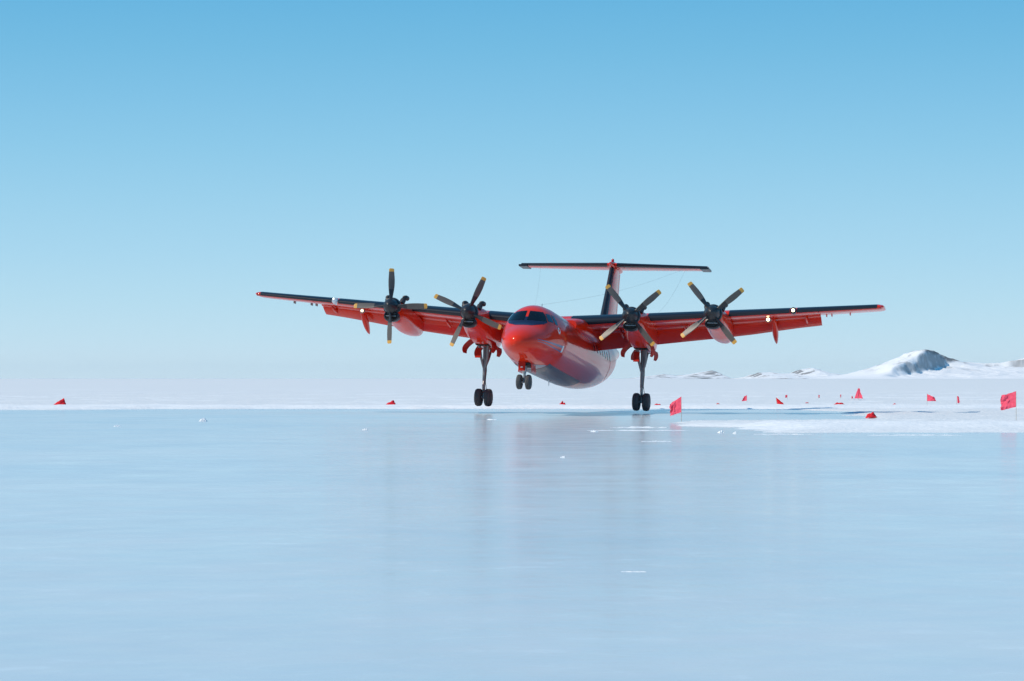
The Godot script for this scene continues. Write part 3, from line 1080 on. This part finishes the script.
func build_engine(A: Node3D, x: float, zp: float, phase: float, inner: bool) -> void:
	var hy := 3.815 if inner else 4.01
	# nacelle: [z from the propeller, centre below the hub, half width, up, down]
	var tab := [[-0.22, -0.02, 0.30, 0.30, 0.34], [-0.30, -0.06, 0.36, 0.36, 0.50], [-0.70, -0.10, 0.44, 0.42, 0.56], [-1.4, -0.12, 0.50, 0.46, 0.66], [-2.1, -0.14, 0.52, 0.44, 0.82], [-2.8, -0.18, 0.52, 0.40, 0.90], [-3.8, -0.24, 0.50, 0.34, 0.92], [-4.9, -0.30, 0.44, 0.30, 0.84], [-5.8, -0.34, 0.30, 0.24, 0.62], [-6.5, -0.36, 0.06, 0.06, 0.12]] if inner else \
		[[-0.22, -0.02, 0.30, 0.30, 0.34], [-0.30, -0.06, 0.36, 0.36, 0.50], [-0.70, -0.10, 0.44, 0.42, 0.56], [-1.4, -0.12, 0.49, 0.44, 0.60], [-2.1, -0.14, 0.50, 0.40, 0.66], [-2.8, -0.18, 0.49, 0.34, 0.70], [-3.8, -0.22, 0.44, 0.28, 0.68], [-4.7, -0.28, 0.34, 0.22, 0.56], [-5.4, -0.34, 0.20, 0.16, 0.36], [-5.8, -0.38, 0.05, 0.05, 0.08]]
	var rings := []
	var z := -0.22
	while z > tab[-1][0]:
		rings.append(ring_xy(zp + z, x, hy + pick(tab, z, 1), pick(tab, z, 2), pick(tab, z, 3), pick(tab, z, 4), 36, lerpf(2.3, 4.0 if inner else 2.6, ss(-0.5, -1.8, z))))
		z -= 0.04 if z > -0.4 else 0.16
	var nac := part("nacelle", loft(rings), M.red, A, 45.0)
	# chin air intake: dark lip around a near-black plate that paints in the shade of the mouth
	var ic := Vector3(x, hy - 0.42, zp - 0.24)
	var lip := []
	for e in [[0.25, 0.15, 0.0], [0.28, 0.18, 0.06], [0.335, 0.235, 0.03], [0.35, 0.25, -0.10], [0.335, 0.235, -0.30]]:
		lip.append(ring_xy(ic.z + e[2], ic.x, ic.y, e[0], e[1], e[1], 28, 2.3))
	lip.push_front(ring_xy(ic.z - 0.20, ic.x, ic.y, 0.24, 0.14, 0.14, 28, 2.3))
	part("air_intake", loft(lip, true, false), M.hub, nac, 40.0)
	part("intake_shade_plate", loft([ring_xy(ic.z - 0.05, ic.x, ic.y, 0.252, 0.152, 0.152, 28, 2.3), ring_xy(ic.z + 0.015, ic.x, ic.y, 0.252, 0.152, 0.152, 28, 2.3)]), M.inside, nac)
	part("intake_splitter", box(ic + Vector3(0, 0.0, 0.045), Vector3(0.46, 0.035, 0.10)), M.steel, nac)
	# dark ring of cowl behind the spinner
	part("cowl_ring", lathe(Vector3(x, hy, zp - 0.22), Vector3(0, 0, 1), [[0.38, -0.26], [0.41, -0.10], [0.385, 0.0], [0.30, 0.03]], 32), M.boot, nac)
	# exhaust stubs on the shoulders
	for s in [-1.0, 1.0]:
		var b := Vector3(x + s * 0.30, hy + 0.20, zp - 0.75)
		part("exhaust_stub", tube([b, b + Vector3(s * 0.05, 0.16, -0.08), b + Vector3(s * 0.08, 0.27, -0.22), b + Vector3(s * 0.09, 0.30, -0.42), b + Vector3(s * 0.09, 0.30, -0.60)], [0.13, 0.125, 0.12, 0.115, 0.11], 18), M.exhaust, nac, 50.0)
	# propeller
	var prop := Node3D.new()
	prop.name = "propeller"
	A.add_child(prop, true)
	prop.position = Vector3(x, hy, zp)
	prop.rotation_degrees = Vector3(0, 0, phase)
	part("spinner", lathe(Vector3.ZERO, Vector3(0, 0, 1), [[0.29, -0.18], [0.325, -0.12], [0.32, 0.0], [0.29, 0.13], [0.24, 0.26], [0.165, 0.36], [0.08, 0.43], [0.02, 0.455]], 32), M.hub, prop, 50.0)
	if blade_mesh == null:
		blade_mesh = make_blade()
	for k in 4:
		var b := part_mesh("blade", blade_mesh, prop)
		b.rotation = Vector3(0, 0, k * PI / 2)

var blade_mesh: ArrayMesh = null

func make_blade() -> ArrayMesh:
	# a blade along +x; turning anticlockwise as seen from the front
	var sect := func(r: float) -> PackedVector3Array:
		var u := clampf((r - 0.24) / 1.42, 0.0, 1.0)
		var c := lerpf(0.16, 0.29, ss(0.0, 0.5, u)) * (1.0 - 0.22 * ss(0.6, 0.985, u)) * (1.0 - 0.35 * ss(0.975, 1.0, u))
		var th := lerpf(0.75, 0.07, pow(ss(0.0, 0.6, u), 0.6))
		var beta := deg_to_rad(lerpf(46.0, 19.0, u))
		var ring := PackedVector3Array()
		for i in 20:
			var t := float(i) / 10.0
			var w := pow(1.0 - t, 2.0) if t <= 1.0 else pow(t - 1.0, 2.0)
			var k := maxf(foil_t(w), 0.004) * th * c * (1.0 if t <= 1.0 else -0.6)
			# chord runs along the direction of travel, leading edge tipped forward
			var a := (0.38 - w) * c
			ring.append(Vector3(r, a * cos(beta) - k * sin(beta), a * sin(beta) + k * cos(beta)))
		return ring
	var bits := [[0.20, 0.74, 7], [0.74, 1.52, 8], [1.52, 1.66, 8]]
	var soups := []
	for k in 3:
		var rings := []
		for i in bits[k][2]:
			rings.append(sect.call(lerpf(bits[k][0], bits[k][1], float(i) / (bits[k][2] - 1))))
		soups.append(loft(rings, k == 0, k == 2))
	return soup_mesh(soups, [M.hub, M.blade, M.yellow], 40.0)

func wheel(parent: Node3D, c: Vector3, r: float, w: float) -> void:
	var h := w / 2
	var tyre := lathe(c, Vector3.RIGHT, [[r * 0.52, -h * 0.80], [r * 0.60, -h * 0.95], [r * 0.76, -h], [r * 0.90, -h * 0.86], [r * 0.975, -h * 0.58], [r, -h * 0.30], [r * 1.0, -h * 0.18], [r * 0.985, -h * 0.15], [r * 0.985, -h * 0.10], [r * 1.002, -h * 0.07], [r * 1.002, h * 0.07], [r * 0.985, h * 0.10], [r * 0.985, h * 0.15], [r * 1.0, h * 0.18], [r, h * 0.30], [r * 0.975, h * 0.58], [r * 0.90, h * 0.86], [r * 0.76, h], [r * 0.60, h * 0.95], [r * 0.52, h * 0.80]], 40)
	var rim := lathe(c, Vector3.RIGHT, [[0.03, -h * 0.72], [r * 0.22, -h * 0.76], [r * 0.30, -h * 0.55], [r * 0.46, -h * 0.60], [r * 0.53, -h * 0.86], [r * 0.53, h * 0.86], [r * 0.46, h * 0.60], [r * 0.30, h * 0.55], [r * 0.22, h * 0.76], [0.03, h * 0.72]], 28)
	part_mesh("wheel", soup_mesh([tyre, rim], [M.rubber, M.rim], 35.0), parent)

# a bowed door panel hanging from a nacelle: hinge line along z, dropping by h and bowing out
func door(z0: float, z1: float, x: float, y: float, h: float, out: float, tip := 0.0) -> PackedVector3Array:
	var rows := []
	for i in 9:
		var r := []
		for j in 7:
			var a := i / 8.0
			var b := j / 6.0
			var taper := lerpf(1.0, 0.30, a)
			var zz := lerpf(z0, z1, 0.5 + (b - 0.5) * taper) + tip * a
			r.append(Vector3(x + (-0.20 if out < 0.0 else -0.12) * (zz - z1) * a + out * sin(a * PI * 0.75), y - h * a, zz))
		rows.append(r)
	return sheet(rows, func(p): return Vector3(1, 0.15, 0).normalized(), 0.03)

func build_gear(A: Node3D) -> void:
	for s in [-1.0, 1.0]:
		var g := Node3D.new()
		g.name = "main_landing_gear"
		A.add_child(g, true)
		var x: float = 3.58 * s
		for k in [-1.0, 1.0]:
			wheel(g, Vector3(x + k * 0.22, 0.395, 0), 0.395, 0.30)
		part("axle", tube([Vector3(x - 0.32, 0.395, 0), Vector3(x + 0.32, 0.395, 0)], [0.055, 0.055], 14), M.rim, g)
		part("oleo", tube([Vector3(x, 0.36, 0), Vector3(x, 0.62, 0.0), Vector3(x, 1.25, 0.03)], [0.075, 0.06, 0.06], 16), M.steel, g)
		part("strut", tube([Vector3(x, 1.0, 0.02), Vector3(x, 1.06, 0.02), Vector3(x, 1.75, 0.06), Vector3(x, 2.9, 0.12)], [0.07, 0.08, 0.085, 0.095], 16), M.dark_steel, g, 50.0)
		# torque links ahead of the leg
		part("torque_link", tube([Vector3(x, 1.12, 0.12), Vector3(x, 0.86, 0.26), Vector3(x, 0.60, 0.09)], [0.03, 0.035, 0.03], 8), M.steel, g)
		# side plates and drag brace of the upper leg
		for k in [-1.0, 1.0]:
			part("brace", tube([Vector3(x + k * 0.04, 1.72, 0.10), Vector3(x + k * 0.15, 2.2, 0.24), Vector3(x + k * 0.20, 2.85, 0.50)], [0.045, 0.06, 0.06], 10), M.dark_steel, g)
		part("drag_brace", tube([Vector3(x, 1.70, 0.0), Vector3(x, 2.2, -0.7), Vector3(x, 2.8, -1.3)], [0.05, 0.055, 0.06], 10), M.dark_steel, g)
		part("actuator", tube([Vector3(x + 0.10, 1.95, 0.05), Vector3(x + 0.13, 2.75, 0.0)], [0.05, 0.06], 10), M.steel, g)
		part("hydraulic_line", tube([Vector3(x + 0.09, 2.4, 0.16), Vector3(x + 0.12, 1.6, 0.15), Vector3(x + 0.085, 1.1, 0.12), Vector3(x + 0.13, 0.8, 0.08), Vector3(x + 0.06, 0.5, 0.06)], [0.014, 0.014, 0.014, 0.014, 0.014], 7), M.black, g)
		# bay
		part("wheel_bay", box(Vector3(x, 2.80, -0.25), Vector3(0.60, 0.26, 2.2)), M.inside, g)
		# doors
		part("gear_door", door(1.25, 0.15, x - 0.46, 2.88, 0.58, -0.24, 0.1), M.red_inside, g)
		part("gear_door", door(1.25, 0.15, x + 0.46, 2.88, 0.54, 0.14, 0.1), M.red_inside, g)
		part("gear_door", door(-0.2, -1.35, x - 0.42, 2.74, 0.42, -0.08), M.red_inside, g)
		part("gear_door", door(-0.2, -1.35, x + 0.42, 2.74, 0.42, 0.08), M.red_inside, g)
		part("leg_door", box(Vector3(x - 0.17, 2.33, 0.75), Vector3(0.26, 0.46, 0.035), Basis(Vector3.RIGHT, -0.25)), M.red_inside, g)
	var n := Node3D.new()
	n.name = "nose_landing_gear"
	A.add_child(n, true)
	for k in [-1.0, 1.0]:
		wheel(n, Vector3(k * 0.19, 0.43, 8.38), 0.31, 0.215)
	part("axle", tube([Vector3(-0.26, 0.43, 8.38), Vector3(0.26, 0.43, 8.38)], [0.045, 0.045], 12), M.rim, n)
	part("oleo", tube([Vector3(0, 0.40, 8.38), Vector3(0, 0.62, 8.36), Vector3(0, 0.86, 8.34)], [0.06, 0.05, 0.05], 14), M.steel, n)
	part("strut", tube([Vector3(0, 0.78, 8.345), Vector3(0, 0.82, 8.34), Vector3(0, 1.5, 8.28)], [0.06, 0.075, 0.085], 14), M.steel, n, 50.0)
	part("torque_link", tube([Vector3(0, 0.86, 8.26), Vector3(0, 0.68, 8.14), Vector3(0, 0.5, 8.32)], [0.022, 0.026, 0.022], 8), M.steel, n)
	part("gear_door", box(Vector3(-0.05, 1.12, 8.72), Vector3(0.29, 0.50, 0.03), Basis(Vector3.RIGHT, 0.10)), M.red_inside, n)
	part("door_number", box(Vector3(-0.05, 1.02, 8.745), Vector3(0.09, 0.04, 0.006), Basis(Vector3.RIGHT, 0.10)), M.white, n)
	for k in [-1.0, 1.0]:
		part("gear_door", box(Vector3(k * 0.27, 1.04, 7.85), Vector3(0.025, 0.36, 0.85), Basis(Vector3.BACK, k * 0.12)), M.red, n)
	part("taxi_lamp", lathe(Vector3(0, 0.92, 8.45), Vector3(0, 0, 1), [[0.03, -0.08], [0.07, 0.0], [0.075, 0.06], [0.06, 0.075]], 16), M.lens, n)
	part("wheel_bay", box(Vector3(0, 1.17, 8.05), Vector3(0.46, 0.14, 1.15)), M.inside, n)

# ------------------------------------------------------------------ scene
func _ready() -> void:
	var cam := Camera3D.new()
	cam.name = "camera"
	add_child(cam)
	cam.position = Vector3(0, EYE, 0)
	cam.rotation = Vector3(atan((378.5 - 340.5) / F_PX), 0, 0)
	cam.fov = rad_to_deg(2.0 * atan(340.5 / F_PX))
	cam.near = 0.5
	cam.far = 90000.0
	cam.current = true

	# clear polar air: pale at the horizon, deepening with height (linear values by elevation in degrees)
	var air := [[0.0, Color(0.6172, 0.7913, 0.9047)], [0.45, Color(0.5841, 0.7758, 0.8963)], [0.9, Color(0.5395, 0.7605, 0.8879)], [1.7, Color(0.4735, 0.7305, 0.8796)], [2.7, Color(0.402, 0.6867, 0.8714)], [3.9, Color(0.3325, 0.6376, 0.8469)], [5.0, Color(0.2705, 0.5906, 0.8228)], [6.0, Color(0.2232, 0.5457, 0.7991)], [7.1, Color(0.1779, 0.5029, 0.7682)], [8.2, Color(0.1413, 0.4621, 0.7454)], [11.0, Color(0.0931, 0.3916, 0.6939)], [16.0, Color(0.0666, 0.3278, 0.6308)], [30.0, Color(0.0482, 0.2623, 0.5457)], [90.0, Color(0.0319, 0.1878, 0.4342)]]
	var sky_img := Image.create(8, 2048, false, Image.FORMAT_RGBF)
	for y in 2048:
		var e := 90.0 - (y + 0.5) / 2048.0 * 180.0
		var c: Color = air[0][1]
		for i in air.size() - 1:
			if e >= air[i][0] and e <= air[i + 1][0]:
				c = Color(air[i][1]).lerp(air[i + 1][1], (e - air[i][0]) / (air[i + 1][0] - air[i][0]))
		for x in 8:
			sky_img.set_pixel(x, y, c)
	var sky_mat := PanoramaSkyMaterial.new()
	sky_mat.panorama = ImageTexture.create_from_image(sky_img)
	var sky := Sky.new()
	sky.sky_material = sky_mat
	var env := Environment.new()
	env.background_mode = Environment.BG_SKY
	env.sky = sky
	env.tonemap_mode = Environment.TONE_MAPPER_LINEAR
	env.tonemap_exposure = 1.0
	env.fog_enabled = true
	env.fog_density = 0.000005
	env.fog_light_color = Color(0.72, 0.86, 0.95)
	env.sdfgi_enabled = true
	env.ssao_enabled = true
	env.ssil_enabled = true
	var we := WorldEnvironment.new()
	we.environment = env
	add_child(we)

	var sun := DirectionalLight3D.new()
	sun.name = "sun"
	add_child(sun)
	var az := deg_to_rad(69.0)
	var el := deg_to_rad(44.0)
	var to_sun := Vector3(-sin(az) * cos(el), sin(el), cos(az) * cos(el))
	sun.look_at_from_position(Vector3.ZERO, -to_sun, Vector3.UP)
	sun.light_energy = 1.14
	sun.light_color = Color(1.0, 0.945, 0.87)
	sun.light_angular_distance = 0.5
	sun.shadow_enabled = true

	materials()
	build_ground()
	build_mountains()
	build_aircraft()
	build_flags()
	build_snow_patches()
